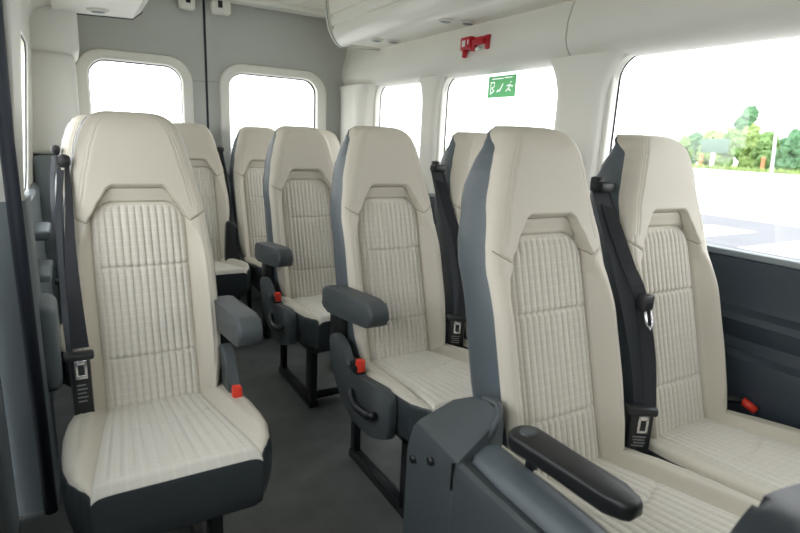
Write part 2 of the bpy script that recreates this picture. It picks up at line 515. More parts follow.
ME['stalkR'] = prism_mesh('buckle_stalk', smooth_poly([(.02, .42), (.02, .52), (-.02, .545), (-.06, .52), (-.10, .45), (-.11, .42)], 3), 'x', .178, .210, M['plastic'], bev=.006, angle=50)
ME['redR'] = bld('release_button', M['red'], ((.178, -.160, .428), (.203, -.133, .470), .005))

# shoulder belt, aisle/window pair: runs down between the two backrests
ME['beltA'] = ribbon_mesh('shoulder_belt', smooth_poly([(.252, .205, 1.045), (.244, .155, .97), (.252, .095, .86), (.250, .052, .80), (.254, .004, .655), (.226, -.038, .535)], 5, False), .036, M['web'], (1, -.5, 0))
ME['beltB'] = ribbon_mesh('belt_return', smooth_poly([(.237, .20, 1.040), (.236, .14, .92), (.238, .07, .77), (.246, .02, .62), (.226, -.02, .50), (.215, -.005, .42)], 5, False), .040, M['web_grey'], (1, -.6, 0))
ME['guideA'] = bld('belt_guide', M['black'], ((.222, .18, 1.035), (.272, .225, 1.062), .008), ((.235, .20, 1.045), (.255, .235, 1.075), .006))
ME['tongueA'] = bld('belt_tongue', M['black'], ((.232, .016, .760), (.268, .042, .800), .006))
ME['tongueAc'] = tube_mesh('tongue_loop', [(.240, .022, .762), (.243, .014, .730), (.252, .008, .714), (.261, .010, .730), (.259, .022, .762)], .0035, M['chrome'], seg=8)
def latch_mesh(c, w):
    x, y, z = c; bm = bmesh.new()
    box_into(bm, (x - w / 2, y - .012, z - .10), (x + w / 2, y + .018, z + .025), .006)
    return bm_mesh('belt_latch', bm, M['black'], angle=40)
ME['latchA'] = latch_mesh((.208, -.02, .505), .056)
ME['latchAbar'] = bld('tongue_bar', M['black'], ((.168, -.036, .512), (.244, -.006, .534), .007))
ME['latchAc'] = bld('tongue_plate', M['chrome'], ((.197, -.037, .470), (.204, -.030, .515), .002), ((.216, -.037, .470), (.223, -.030, .515), .002), ((.197, -.037, .502), (.223, -.030, .515), .002), ((.197, -.037, .468), (.223, -.030, .476), .002))
ME['latchAl'] = bld('latch_label', M['label'], *[((.190 + .002 * (k % 3), -.0335, .455 - .008 * k), (.222 - .003 * (k % 2), -.0315, .458 - .008 * k), .0) for k in range(4)], ((.193, -.0335, .412), (.203, -.0315, .421), 0.))
for k_ in ('latchA', 'latchAbar', 'latchAc', 'latchAl'):
    ME[k_].transform(Matrix.Translation((.212, -.03, 0)) @ Matrix.Rotation(-.62, 4, 'Z') @ Matrix.Translation((-.208, .02, 0)))
# single seat: belt on the wall side
ME['pbeltA'] = ribbon_mesh('shoulder_belt', smooth_poly([(-.164, .160, 1.05), (-.166, .11, .95), (-.172, .055, .832), (-.172, .0, .714), (-.170, -.04, .60)], 5, False), [.010 + .0017 * k for k in range(21)], M['web'], (1, -.5, 0))
ME['pbeltB'] = ribbon_mesh('belt_return', smooth_poly([(-.178, .165, 1.03), (-.192, .15, .925), (-.196, .11, .822), (-.197, .06, .697), (-.195, .0, .60), (-.19, 0, .45)], 5, False), .016, M['web_grey'], (1, -.6, 0))
ME['pguide'] = bld('belt_guide', M['black'], ((-.186, .14, 1.036), (-.154, .195, 1.070), .012))
ME['platch'] = bld('belt_latch', M['black'], ((-.196, -.055, .41), (-.150, -.02, .575), .008))
ME['pbar'] = bld('tongue_bar', M['black'], ((-.208, -.062, .572), (-.140, -.030, .592), .007))
ME['pplate'] = bld('tongue_plate', M['chrome'], ((-.186, -.062, .528), (-.178, -.055, .572), .002), ((-.166, -.062, .528), (-.158, -.055, .572), .002), ((-.186, -.062, .562), (-.158, -.055, .574), .002), ((-.186, -.062, .524), (-.158, -.055, .535), .002))
ME['plabel'] = bld('latch_label', M['label'], *[((-.184, -.0575, .505 - .011 * k), (-.164 + .003 * (k % 2), -.0555, .508 - .011 * k), 0.) for k in range(5)])
# rear bench pair of latch stalks
ME['dlatch'] = prism_mesh('belt_latch', smooth_poly([(.150, .43), (.158, .60), (.168, .645), (.205, .645), (.222, .60), (.246, .43), (.24, .40), (.16, .40)], 3), 'y', -.085, -.045, M['black'], bev=.006, angle=50)

def seat(x, y, label, kind, rz=0, group=None, belt=True):
    r = empty('passenger_seat', (x, y, 0), label, 'seat', group, rz)
    b = link('backrest', ME['backrest'], None, r); link('fabric_panel', ME['back_panel'], None, b)
    link('stitched_seam', ME['seam'], None, b)
    link('side_shell', ME['side_shell'], None, r)
    c = link('cushion', ME['cushion'], None, r); link('fabric_panel', ME['cush_panel'], None, c)
    link('cushion_skirt', ME['skirt'], None, r)
    link('seat_pan', ME['pan'], None, r)
    for k in (('legl', 'legr') if kind == 'single' else ('legL', 'legR')): link('leg_frame', ME[k], None, r)
    if kind in ('aisle', 'front_aisle'):
        if kind == 'aisle':
            link('armrest', ME['armL'], None, r); link('armrest_bracket', ME['mountL'], None, r)
            cv = link('side_cover', ME['cover'], None, r); link('recline_lever', ME['lever'], None, cv)
            s = link('buckle_stalk', ME['stalkL'], None, r); link('release_button', ME['redL'], None, s)['label'] = 'red release button'
    if kind == 'single':
        link('armrest', ME['armR'], None, r); link('armrest_bracket', ME['mountR'], None, r)
        s = link('buckle_stalk', ME['stalkR'], None, r); link('release_button', ME['redR'], None, s)['label'] = 'red release button'
        sb = link('shoulder_belt', ME['pbeltA'], None, r); link('belt_return', ME['pbeltB'], None, sb)
        link('belt_guide', ME['pguide'], None, r)
        l = link('belt_latch', ME['platch'], None, r); link('tongue_bar', ME['pbar'], None, l); link('tongue_plate', ME['pplate'], None, l)['label'] = 'chrome tongue plate'; link('latch_label', ME['plabel'], None, l)
    if kind in ('aisle', 'front_aisle'):
        sb = link('shoulder_belt', ME['beltA'], None, r); link('belt_return', ME['beltB'], None, sb)
        t = link('belt_tongue', ME['tongueA'], None, r); link('tongue_loop', ME['tongueAc'], None, t)['label'] = 'chrome tongue loop'
        link('belt_guide', ME['guideA'], None, r)
        l = link('belt_latch', ME['latchA'], None, r); link('tongue_bar', ME['latchAbar'], None, l); link('tongue_plate', ME['latchAc'], None, l)['label'] = 'chrome tongue plate'; link('latch_label', ME['latchAl'], None, l)
    if kind == 'rear_belt':
        link('belt_latch', ME['dlatch'], None, r)
        sb = link('shoulder_belt', ME['beltR'], None, r); link('belt_guide', ME['guideR'], None, r)
    if kind.startswith('rear'):                                # the bench cushions are narrower
        for ch in r.children:
            if ch.name.split('.')[0] in ('cushion', 'cushion_skirt', 'seat_pan', 'leg_frame'): ch.scale = (.87, 1, 1)
            if ch.name.startswith('belt_latch'): ch.scale = (.84, 1, 1)
    return r

ME['beltR'] = ribbon_mesh('shoulder_belt', smooth_poly([(.168, .175, 1.04), (.182, .11, .85), (.188, .02, .65), (.19, -.06, .60)], 5, False), .03, M['web'], (1, -.5, 0))
ME['guideR'] = bld('belt_guide', M['black'], ((.150, .16, 1.03), (.19, .20, 1.06), .008))

G = 'beige passenger seats'
A1 = seat(0, 0, 'front-row aisle seat with flat black armrest and big grey side housing', 'front_aisle', group=G)
A2 = seat(.451, 0, 'front-row window seat beside the largest side window, red buckle at its wall side', 'window', group=G)
seat(0, .768, 'middle aisle seat with wedge armrest, directly behind the big grey housing', 'aisle', group=G)
seat(.451, .768, 'seat behind the front-row pair, only its head and upper side showing', 'window', group=G)
seat(0, 1.577, 'smaller aisle seat third back on the right of the aisle, with wedge armrest', 'aisle', group=G)
seat(-.803, .775, 'large single seat on the door side, seen frontally with whole cushion', 'single', group=G)
seat(-.838, 1.577, 'single seat hidden behind the large single seat, left edge and belt showing', 'single', group=G)
seat(-.362, 2.461, 'rear-bench seat just right of the large single seat, black belt latch beside it', 'rear_belt', group=G)
seat(.054, 2.461, 'rear-bench seat in front of the right rear door window', 'rear', group=G)
seat(.452, 2.461, 'rear-bench seat by the corner pillar, sliver of head behind third-row aisle seat', 'rear', group=G)

# front-row extras: housing, armrest, buckle
def housing():
    # stations along y: (y, outer x, outer top z, ridge z, inner x, inner z)
    st = [(.172, .490, .500), (.164, .520, .535), (.150, .538, .566), (.085, .533, .603), (.035, .529, .616), (.008, .527, .612), (-.004, .525, .590), (-.006, .519, .515), (-.10, .515, .505), (-.22, .512, .50), (-.32, .496, .485), (-.42, .44, .435), (-.47, .36, .35)]
    V = []; Fs = []
    for y, zo, zi in st:
        b = y < -.005
        V += [(-.343, y, .06), (-.340, y, zo - .03), (-.333, y, zo - .006), (-.324, y, zo), (-.235 if not b else -.300, y, zi), (-.218 if not b else -.296, y, zi - .010), (-.214, y, .30), (-.214, y, .06)]
    n = 8
    for i in range(len(st) - 1):
        for k in range(n): Fs.append((i * n + k, i * n + (k + 1) % n, (i + 1) * n + (k + 1) % n, (i + 1) * n + k))
    Fs.append(tuple(range(n))); Fs.append(tuple(range((len(st) - 1) * n, len(st) * n)))
    me = mesh('side_housing', V, Fs, M['plastic']); me.set_sharp_from_angle(angle=math.radians(38))
    return me
hs = link('side_housing', housing(), None, A1)
link('hook', tube_mesh('hook', smooth_poly([(-.228, .055, .610), (-.224, .018, .615), (-.230, .0, .602), (-.244, -.004, .575), (-.254, .002, .548)], 4, False), .009, M['plastic']), None, hs)
for (yy, zz) in ((.142, .448), (.074, .482)):
    link('screw_recess', tube_mesh('screw_recess', [(-.348, yy, zz), (-.336, yy, zz)], .0095, M['black'], seg=14), None, hs)
box('panel_seam', (-.3445, -.003, .46), (-.337, .0, .520), M['black'], hs, 0)
# piping over the leather bolster
link('piping', tube_mesh('piping', smooth_poly([(-.216, .02, .524), (-.215, -.08, .522), (-.214, -.2, .518), (-.213, -.27, .512), (-.213, -.34, .498), (-.213, -.43, .462)], 5, False), .004, M['leather']), None, A1)
def bolster_mesh():
    V = []; Fs = []; st = []
    for i in range(15):
        y = .02 - .46 * i / 14
        st.append(y)
        f = i / 14
        top = .540 - .012 * f - .10 * max(0, f - .55) ** 1.6
        V += [(-.305, y, .30), (-.304, y, top - .045), (-.290, y, top - .012), (-.262, y, top), (-.232, y, top - .004), (-.216, y, top - .018), (-.212, y, .30)]
    n = 7
    for i in range(14):
        for k in range(n): Fs.append((i * n + k, i * n + (k + 1) % n, (i + 1) * n + (k + 1) % n, (i + 1) * n + k))
    Fs.append(tuple(range(n))); Fs.append(tuple(range(14 * n, 15 * n)))
    return mesh('side_bolster', V, Fs, M['dark_leather'])
link('side_bolster', bolster_mesh(), None, A1)
def flat_arm():
    a = Vector((-.233, -.088)); b = Vector((-.226, -.316)); d = (b - a).normalized(); s = Vector((-d.y, d.x))
    out = []
    for i in range(13):
        t = PI * i / 12; p = a - d * .034 * math.sin(t) + s * .038 * math.cos(t); out.append((p.x, p.y))
    for p, w in ((b - d * .03, -.029), (b, -.025), (b + d * .012, -.014), (b + d * .012, .014), (b, .025), (b - d * .03, .029)):
        q = p + s * w; out.append((q.x, q.y))
    return prism_mesh('armrest', out, 'z', .572, .606, M['black'], bev=.010, seg=4, angle=60)
ar = link('armrest', flat_arm(), None, A1)
bt = bmesh.new(); bmesh.ops.create_cone(bt, cap_ends=True, segments=28, radius1=.019, radius2=.017, depth=.004)
bmesh.ops.scale(bt, vec=(1.0, .8, 1), verts=bt.verts); bmesh.ops.translate(bt, vec=(-.232, -.088, .6075), verts=bt.verts)
link('button_cap', bm_mesh('button_cap', bt, M['plastic'], angle=40), None, ar)
link('armrest_bracket', bld('armrest_bracket', M['black'], ((-.220, -.10, .45), (-.206, -.075, .585), .004)), None, A1)
st_ = link('buckle_stalk', tube_mesh('buckle_stalk', [(.215, .05, .41), (.240, .0, .436), (.266, -.022, .434)], .012, M['black']), None, A2)
tb = link('release_button', tube_mesh('release_button', [(.264, -.020, .435), (.277, -.056, .414)], .013, M['red'], radii=[.013, .012]), None, st_); tb['label'] = 'red release button'

# nearest corner: rounded top of another seat cushion/armrest
fs = empty('front_armrest', (-.1, -.515, 0), 'blurred dark rounded armrest end cut off at the bottom right corner', 'armrest')
link('armrest_pad', prism_mesh('armrest_pad', smooth_poly([(-.215, .60), (-.20, .665), (-.15, .708), (-.09, .716), (.05, .690), (.15, .655), (.16, .58), (-.02, .57)], 4), 'y', -.03, .03, M['pad'], bev=.018, seg=4, angle=60), None, fs)
link('armrest_post', bld('armrest_post', M['frame'], ((-.03, -.02, 0), (.06, .02, .60), .008)), None, fs)

# ------------------------------------------------------------------ van shell
ST = 'structure'
box('floor', (-1.22, -2.5, -.06), (.86, 2.98, 0), M['floor'], None, .0, kind=ST)
# ceiling with its rear header
link('ceiling', prism_mesh('ceiling', [(-1.2, 1.98), (-.97, 1.935), (-.2, 1.955), (.6, 1.955), (.95, 1.93), (.95, 2.05), (-1.2, 2.05)], 'y', -2.5, 2.99, M['ceil'], angle=20), None, None, ST)
box('trim_1', (-.98, 2.80, 1.925), (.72, 2.93, 1.975), M['trim'], None, .012, 3, kind=ST)

# right wall, upper plate with three windows
holes = [rrect(1.97, 2.545, .86, 1.487, .085), rrect(.932, 1.775, .86, 1.487, .085), rrect(-1.1, .662, .835, 1.487, .09), rrect(-2.2, -1.3, .9, 1.487, .09)]
plate('wall_right', [(-2.5, .80), (2.98, .80), (2.98, 1.72), (-2.5, 1.72)], holes, 'x', .815, .02, M['trim'], .008, ST)
for k, (a, b) in enumerate(((1.95, 2.565), (.912, 1.795), (-1.12, .682))):
    w = box('window_%d' % (k + 1), (.846, a, .83), (.850, b, 1.51), M['glass'], None, 0, kind=ST)
    plate('window_seal', rrect(a - .02, b + .02, .82, 1.52, .11), [rrect(a + .0215, b - .0215, .8625 - (.026 if k == 2 else 0), 1.484, .083)], 'x', .838, .0015, M['seal'], 0, ST, w)

def pillar(name, y0, y1, xin, z0, z1, flare, m):
    V = []; Fs = []; NZ, NY = 26, 20
    for j in range(NZ + 1):
        t = j / NZ; z = z0 + (z1 - z0) * t
        f = flare * (max(0, (t - .74) / .26)) ** 2.2
        a, b = y0 - f, y1 + f
        for i in range(NY + 1):
            s = -1 + 2 * i / NY
            bul = (1 - abs(s) ** 4)
            V.append((.802 - (.802 - xin) * bul ** .75 if abs(s) < 1 else .82, a + (b - a) * (s + 1) / 2, z))
    n = NY + 1
    for j in range(NZ):
        for i in range(NY): Fs.append((j * n + i, j * n + i + 1, (j + 1) * n + i + 1, (j + 1) * n + i))
    top = [NZ * n + i for i in range(n)]; Fs.append(tuple(top)); Fs.append(tuple(range(n)))
    Fs.append(tuple(j * n for j in range(NZ + 1)) + tuple(j * n + NY for j in reversed(range(NZ + 1))))
    me = mesh(name, V, Fs, m); me.set_sharp_from_angle(angle=math.radians(50))
    return link(name, me, None, None, ST)
pillar('trim_2', .672, .928, .755,   .82, 1.497, .072, M['trim'])
pillar('trim_3', 1.785, 1.965, .772, .82, 1.497, .05, M['trim'])
pillar('trim_4', 2.555, 2.99, .70, .82, 1.497, .04, M['trim'])
# valance above the windows
VAL = [(.835, 1.480), (.800, 1.483), (.770, 1.500), (.746, 1.528), (.736, 1.56), (.738, 1.62), (.752, 1.67), (.765, 1.70), (.80, 1.96), (.95, 1.96), (.95, 1.50)]
link('trim_5', prism_mesh('trim_5', VAL, 'y', .862, 2.99, M['trim'], angle=28), None, None, ST)
link('trim_6', prism_mesh('trim_6', VAL, 'y', -2.5, .856, M['trim'], angle=28), None, None, ST)
# lower side trim
LOW = [(.835, .845), (.812, .858), (.788, .85), (.776, .838), (.778, .80), (.790, .72), (.782, .692), (.752, .678), (.742, .66), (.752, .63), (.768, .60), (.764, .565), (.742, .55), (.738, .50), (.744, .47), (.738, .44), (.75, .40), (.76, 0.), (.95, 0.), (.95, .845)]
link('wall_right', prism_mesh('wall_right_lower', LOW, 'y', -2.5, 2.98, M['sidedark'], angle=30), None, None, ST)
box('trim_7', (.773, -2.5, .842), (.812, 2.9, .862), M['sidemid'], None, .006, kind=ST)

# unseen cab end behind the camera, added to block front light; openings kept small
plate('wall_front_blocker', [(-1.2, 0), (.9, 0), (.9, 2.0), (-1.2, 2.0)], [rrect(-.75, .45, 1.10, 1.46, .12)], 'y', -2.52, .02, M['sidedark'], .0, ST)
plate('wall_left', [(-2.5, 0), (-1.05, 0), (-1.05, 2.0), (-2.5, 2.0)], [rrect(-2.1, -1.4, 1.05, 1.45, .1)], 'x', -1.17, .02, M['sidedark'], .0, ST)

# rear doors
YR = 2.955
d1 = plate('door_1', [(-1.16, 0), (-.2, 0), (-.2, 1.955), (-1.16, 1.955)], [rrect(-.853, -.335, .90, 1.535, .10)], 'y', YR + .02, .02, M['doorgrey'], .006, ST)
d2 = plate('door_2', [(-.186, 0), (.86, 0), (.86, 1.955), (-.186, 1.955)], [rrect(-.065, .545, .90, 1.535, .10)], 'y', YR + .02, .02, M['doorgrey'], .006, ST)
plate('window_frame', rrect(-.910, -.280, .83, 1.580, .145), [rrect(-.845, -.342, .91, 1.525, .095)], 'y', YR - .012, .022, M['trim'], .010, ST, d1)
plate('window_frame', rrect(-.118, .608, .83, 1.580, .145), [rrect(-.058, .540, .91, 1.525, .095)], 'y', YR - .012, .022, M['trim'], .010, ST, d2)
for a, b, d in ((-.87, -.32, d1), (-.08, .56, d2)):
    plate('window_seal', rrect(a, b, .88, 1.55, .12), [rrect(a + .030, b - .024, .915, 1.519, .092)], 'y', YR + .022, .004, M['seal'], 0, ST, d)
    box('window_pane', (a, YR + .030, .88), (b, YR + .034, 1.55), M['glass'], d, 0, kind=ST)
box('trim_8', (-.205, YR + .006, 0), (-.181, YR + .03, 1.955), M['seal'], None, 0, kind=ST)
box('panel_line', (-.275, YR - .0025, 1.450), (-.201, YR + .003, 1.453), M['sidemid'], d1, 0, kind=ST)
box('panel_line', (-.185, YR - .0025, 1.455), (-.122, YR + .003, 1.458), M['sidemid'], d2, 0, kind=ST)
for x0, x1, d in ((-.345, -.255, d1), (-.16, -.045, d2)):
    hb = box('latch_bracket', (x0, YR - .07, 1.85), (x1, YR + .002, 1.93), M['trim'], d, .018, 3, kind=ST)
    box('latch_slot', (x0 + .035, YR - .075, 1.885), (x0 + .062, YR - .06, 1.925), M['black'], hb, .002, kind=ST)

# left side: pillar behind the door opening, window, rear corner
link('trim_9', prism_mesh('trim_9', [(-1.40, 1.005), (-1.092, 1.005), (-1.078, 1.02), (-1.084, 1.17), (-1.105, 1.19), (-1.20, 1.19), (-1.20, 1.04), (-1.40, 1.04)], 'z', .94, 1.52, M['trim'], angle=40), None, None, ST)
TR9 = bpy.context.scene.objects['trim_9']
link('trim_10', prism_mesh('trim_10', [(-1.40, 1.0), (-1.085, 1.0), (-1.072, 1.02), (-1.072, 1.22), (-1.09, 1.27), (-1.20, 1.27), (-1.20, 1.04), (-1.40, 1.04)], 'z', 0., .94, M['sidemid'], angle=40), None, None, ST)
link('trim_11', tube_mesh('trim_11', [(-1.092, .985, .0), (-1.094, .985, .6), (-1.096, .985, 1.1), (-1.090, .985, 1.4), (-1.07, .985, 1.95)], .018, M['seal'], seg=14), None, None, ST)
d3 = plate('door_3', [(-1.05, -.05), (.975, -.05), (.975, 1.98), (-1.05, 1.98)], [rrect(-.9, .80, .86, 1.487, .09)], 'x', -1.19, .02, M['jamb'], .006, ST)
box('window_pane', (-1.206, -.92, .84), (-1.202, .82, 1.51), M['glass'], d3, 0, kind=ST)
plate('wall_left', [(1.10, .78), (2.98, .78), (2.98, 1.72), (1.10, 1.72)], [rrect(1.20, 2.24, .86, 1.485, .085)], 'x', -1.142, .004, M['trim'], .001, ST)
WLU = bpy.context.scene.objects['wall_left.001'] if 'wall_left.001' in bpy.context.scene.objects else bpy.context.scene.objects['wall_left']
wl = box('window_4', (-1.154, 1.15, .84), (-1.152, 2.30, 1.51), M['glass'], None, 0, kind=ST)
plate('window_seal', rrect(1.16, 2.28, .84, 1.52, .1), [rrect(1.205, 2.235, .865, 1.48, .08)], 'x', -1.1485, .0015, M['seal'], 0, ST, wl)
def lean(o, z0, z1, k):
    for v in o.data.vertices: v.co.x += k * (min(max(v.co.z, z0), z1) - z0)
lean(TR9, .94, 1.52, .075); lean(WLU, .88, 1.55, .09); lean(wl, .88, 1.55, .09); lean(wl.children[0], .88, 1.55, .09)
box('trim_12', (-1.16, 2.50, 1.00), (-.908, 2.99, 1.50), M['trim'], None, .035, 4, kind=ST)
box('trim_13', (-1.16, 2.44, 1.488), (-.885, 2.99, 1.96), M['trim'], None, .03, 4, kind=ST)
link('trim_14', prism_mesh('trim_14', [(-1.16, 1.483), (-1.12, 1.50), (-1.095, 1.54), (-1.085, 1.60), (-1.06, 1.66), (-.97, 1.70), (-.96, 1.96), (-1.2, 1.96)], 'y', 1.0, 2.6, M['trim'], angle=28), None, None, ST)
LL = [(-1.16, .85), (-1.13, .862), (-1.112, .84), (-1.115, .50), (-1.10, .40), (-1.105, 0), (-1.2, 0), (-1.2, .85)]
link('wall_left', prism_mesh('wall_left_lower', LL, 'y', 1.2, 2.98, M['sidemid'], angle=30), None, None, ST)
box('trim_15', (-1.13, 2.50, 0), (-.93, 2.98, 1.0), M['sidemid'], None, .03, 3, kind=ST)
box('trim_16', (-1.12, 1.07, .34), (-1.032, 1.26, .62), M['sidemid'], None, .03, 4, kind=ST)
box('trim_17', (-1.12, 1.70, .705), (-1.055, 1.95, .745), M['sidemid'], None, .012, 3, kind=ST)
box('trim_18', (-1.12, 1.45, .60), (-1.05, 1.72, .63), M['sidemid'], None, .012, 3, kind=ST)

# ------------------------------------------------------------------ overhead racks
rk = empty('overhead_rack', (.6, 1.0, 1.7), 'long cream overhead rack running above the right-hand windows', 'luggage rack')
RP = [(.775, 1.704), (.540, 1.702), (.50, 1.72), (.47, 1.80), (.46, 1.90), (.46, 1.965), (.80, 1.965)]
FP = [(.542, 1.703), (.532, 1.692), (.505, 1.682), (.482, 1.690), (.460, 1.712), (.444, 1.742), (.436, 1.772), (.448, 1.778), (.446, 1.788), (.430, 1.794), (.424, 1.818), (.424, 1.832), (.440, 1.838), (.438, 1.850), (.420, 1.856), (.414, 1.89), (.408, 1.95), (.43, 1.965), (.50, 1.965)]
off = lambda P, dx, dz: [(x + dx, z + dz) for x, z in P]
link('rack_body', prism_mesh('rack_body', off(RP, -.6, -1.7), 'y', -2.2, 1.44, M['trim'], angle=32), None, rk)
link('fascia', prism_mesh('fascia', off(FP, -.6, -1.7), 'y', -2.2, 1.44, M['gloss_trim'], angle=32), None, rk)
EC = [(.78, 1.696), (.505, 1.682), (.476, 1.696), (.444, 1.735), (.420, 1.785), (.408, 1.84), (.40, 1.90), (.398, 1.97), (.80, 1.97)]
link('end_cap', prism_mesh('end_cap', off(EC, -.6, -1.7), 'y', 1.44, 1.475, M['trim2'], angle=32), None, rk)
link('seam_strip', prism_mesh('seam_strip', off([(x - .003, z - .003) for x, z in EC], -.6, -1.7), 'y', 1.444, 1.450, M['sidemid'], angle=32), None, rk)
link('rack_slot', bld('rack_slot', M['black'], ((-.196, .52, .196), (-.176, 1.04, .232), .004)), None, rk)
lk = empty('overhead_rack', (-.79, 1.6, 1.68), 'cream overhead rack above the door-side seats, cut by the photo top', 'luggage rack')
LP = [(-.985, 1.672), (-.64, 1.686), (-.60, 1.72), (-.585, 1.78), (-.59, 1.96), (-.985, 1.96)]
link('rack_body', prism_mesh('rack_body', off(LP, .79, -1.68), 'y', -.55, .88, M['trim'], angle=32), None, lk)
link('seam_strip', prism_mesh('seam_strip', off([(-.99, 1.667), (-.64, 1.681), (-.595, 1.717), (-.58, 1.78), (-.585, 1.96), (-.99, 1.96)], .79, -1.68), 'y', .88, .888, M['seal'], angle=32), None, lk)
link('end_cap', prism_mesh('end_cap', off(LP, .79, -1.68), 'y', .888, .91, M['trim2'], angle=32), None, lk)

def lamp(x, y, z, label, rx=.045, ry=.032, tilt=0):
    r = empty('reading_spotlight', (x, y, z), label, 'lamp', 'reading lights under the racks'); r.rotation_euler = (0, tilt, 0)
    bm = bmesh.new(); bmesh.ops.create_cone(bm, cap_ends=True, segments=32, radius1=.8, radius2=1, depth=1)
    bmesh.ops.scale(bm, vec=(rx, ry, .010), verts=bm.verts); bmesh.ops.translate(bm, vec=(0, 0, -.004), verts=bm.verts)
    link('bezel', bm_mesh('bezel', bm, M['trim2'], angle=40), None, r)
    bm = bmesh.new(); bmesh.ops.create_uvsphere(bm, u_segments=24, v_segments=10, radius=1)
    bmesh.ops.scale(bm, vec=(rx * .62, ry * .62, .006), verts=bm.verts); bmesh.ops.translate(bm, vec=(0, 0, -.009), verts=bm.verts)
    link('lens', bm_mesh('lens', bm, M['sidemid'], smooth=True), None, r)
tl = -math.atan2(.002, .235)
lamp(.585, 1.47, 1.6995, 'reading light on the right rack nearer its rolled edge, by the red holder', tilt=tl)
lamp(.690, 1.44, 1.7005, 'darker reading light on the right rack nearest the red holder', tilt=tl)
lamp(.585, 2.15, 1.6995, 'reading light near the right rack end cap, inner of the two', tilt=tl)
lamp(.680, 2.13, 1.7005, 'reading light near the right rack end cap, outer of the two', tilt=tl)
lamp(-.80, 2.32, 1.677, 'oval reading light under the door-side rack above the big single seat', .05, .035, tilt=-math.atan2(.014, .345))

cl = empty('ceiling_light', (.19, 2.53, 1.955), 'flat pale ceiling light panel in front of the rear doors, cut by the photo top', 'lamp')
link('light_frame', bld('light_frame', M['trim2'], ((-.17, -.22, -.014), (.17, .19, .004), .008)), None, cl)
link('light_cover', bld('light_cover', M['trim'], ((-.14, -.19, -.018), (.14, .16, -.010), .004)), None, cl)

# ------------------------------------------------------------------ hammer holder and exit sticker
hm = empty('hammer_holder', (.735, 1.425, 1.597), 'small red emergency hammer holder fixed on the cream panel above windows', 'emergency hammer')
hm.scale = (.85, .82, .80)
link('back_plate', bld('back_plate', M['redbox'], ((-.004, -.125, .018), (.008, .10, .05), .004), ((-.012, -.125, -.028), (.008, -.095, .05), .004)), None, hm)
link('clamp', bld('clamp', M['redbox'], ((-.035, .01, -.02), (.006, .105, .055), .006)), None, hm)
link('notice', bld('notice', M['white'], ((-.0365, .055, .0), (-.0345, .085, .035), 0.), ((-.0365, .025, .01), (-.0345, .035, .035), 0.)), None, hm)
h = link('hammer_handle', bld('hammer_handle', M['redbox'], ((-.028, -.10, .0), (-.008, .03, .032), .006), ((-.026, -.02, -.03), (-.006, .012, .01), .004)), None, hm)
link('hammer_head', tube_mesh('hammer_head', [(-.018, .075, -.02), (-.018, .08, -.06)], .014, M['redbox'], radii=[.016, .013]), None, hm)
link('hammer_tip', tube_mesh('hammer_tip', [(-.018, .094, -.022), (-.018, .097, -.052)], .005, M['chrome']), None, hm)['label'] = 'chrome hammer tip'
link('clip', bld('clip', M['white'], ((-.02, -.055, -.03), (.004, -.02, -.012), .003)), None, hm)

# the sticker is one thin translucent film; its printed cells belong to the lettering and pictograms
SW, SH_, CELL = .202, .102, .0016
PRINT = {
    'lettering': ([((.030, .088), (.112, .088)), ((.120, .089), (.172, .089))], .0024),
    'pictogram_card': ([((.022, .018), (.022, .072)), ((.022, .072), (.047, .072)), ((.047, .072), (.047, .052)), ((.047, .052), (.030, .046)), ((.030, .046), (.047, .032)), ((.047, .032), (.022, .018))], .0024),
    'pictogram_arrow': ([((.070, .028), (.092, .036)), ((.092, .036), (.110, .062)), ((.075, .034), (.088, .030))], .0027),
    'pictogram_runner': ([((.164, .066), (.166, .068)), ((.160, .056), (.150, .038)), ((.150, .038), (.135, .028)), ((.150, .040), (.165, .028)), ((.158, .053), (.140, .052)), ((.158, .053), (.178, .048))], .0027),
}
def seg_d(p, a, b):
    p, a, b = Vector(p), Vector(a), Vector(b); d = b - a
    t = max(0, min(1, (p - a).dot(d) / d.dot(d))); return (p - a - d * t).length
cells = {k: [] for k in PRINT}; cells['film'] = []
for i in range(int(SW / CELL)):
    for j in range(int(SH_ / CELL)):
        p = ((i + .5) * CELL, (j + .5) * CELL); hit = 'film'
        for k, (segs, r) in PRINT.items():
            if any(seg_d(p, a, b) < r for a, b in segs): hit = k; break
        cells[hit].append((i, j))
def film(name, cs, m):
    V = []; Fs = []
    for i, j in cs:
        k = len(V)
        for a, b in ((0, 0), (1, 0), (1, 1), (0, 1)): V.append((.838, 1.437 - (i + a) * CELL, 1.368 + (j + b) * CELL))
        Fs.append((k, k + 1, k + 2, k + 3))
    return mesh(name, V, Fs, m, smooth=False)
sg = tag(link('exit_sign', film('exit_sign', cells['film'], M['green'])), 'green emergency exit sticker with white pictograms on the side window glass', 'sign')
for k in PRINT: link('lettering' if k == 'lettering' else 'pictogram', film(k, cells[k], M['white_film']), None, sg)

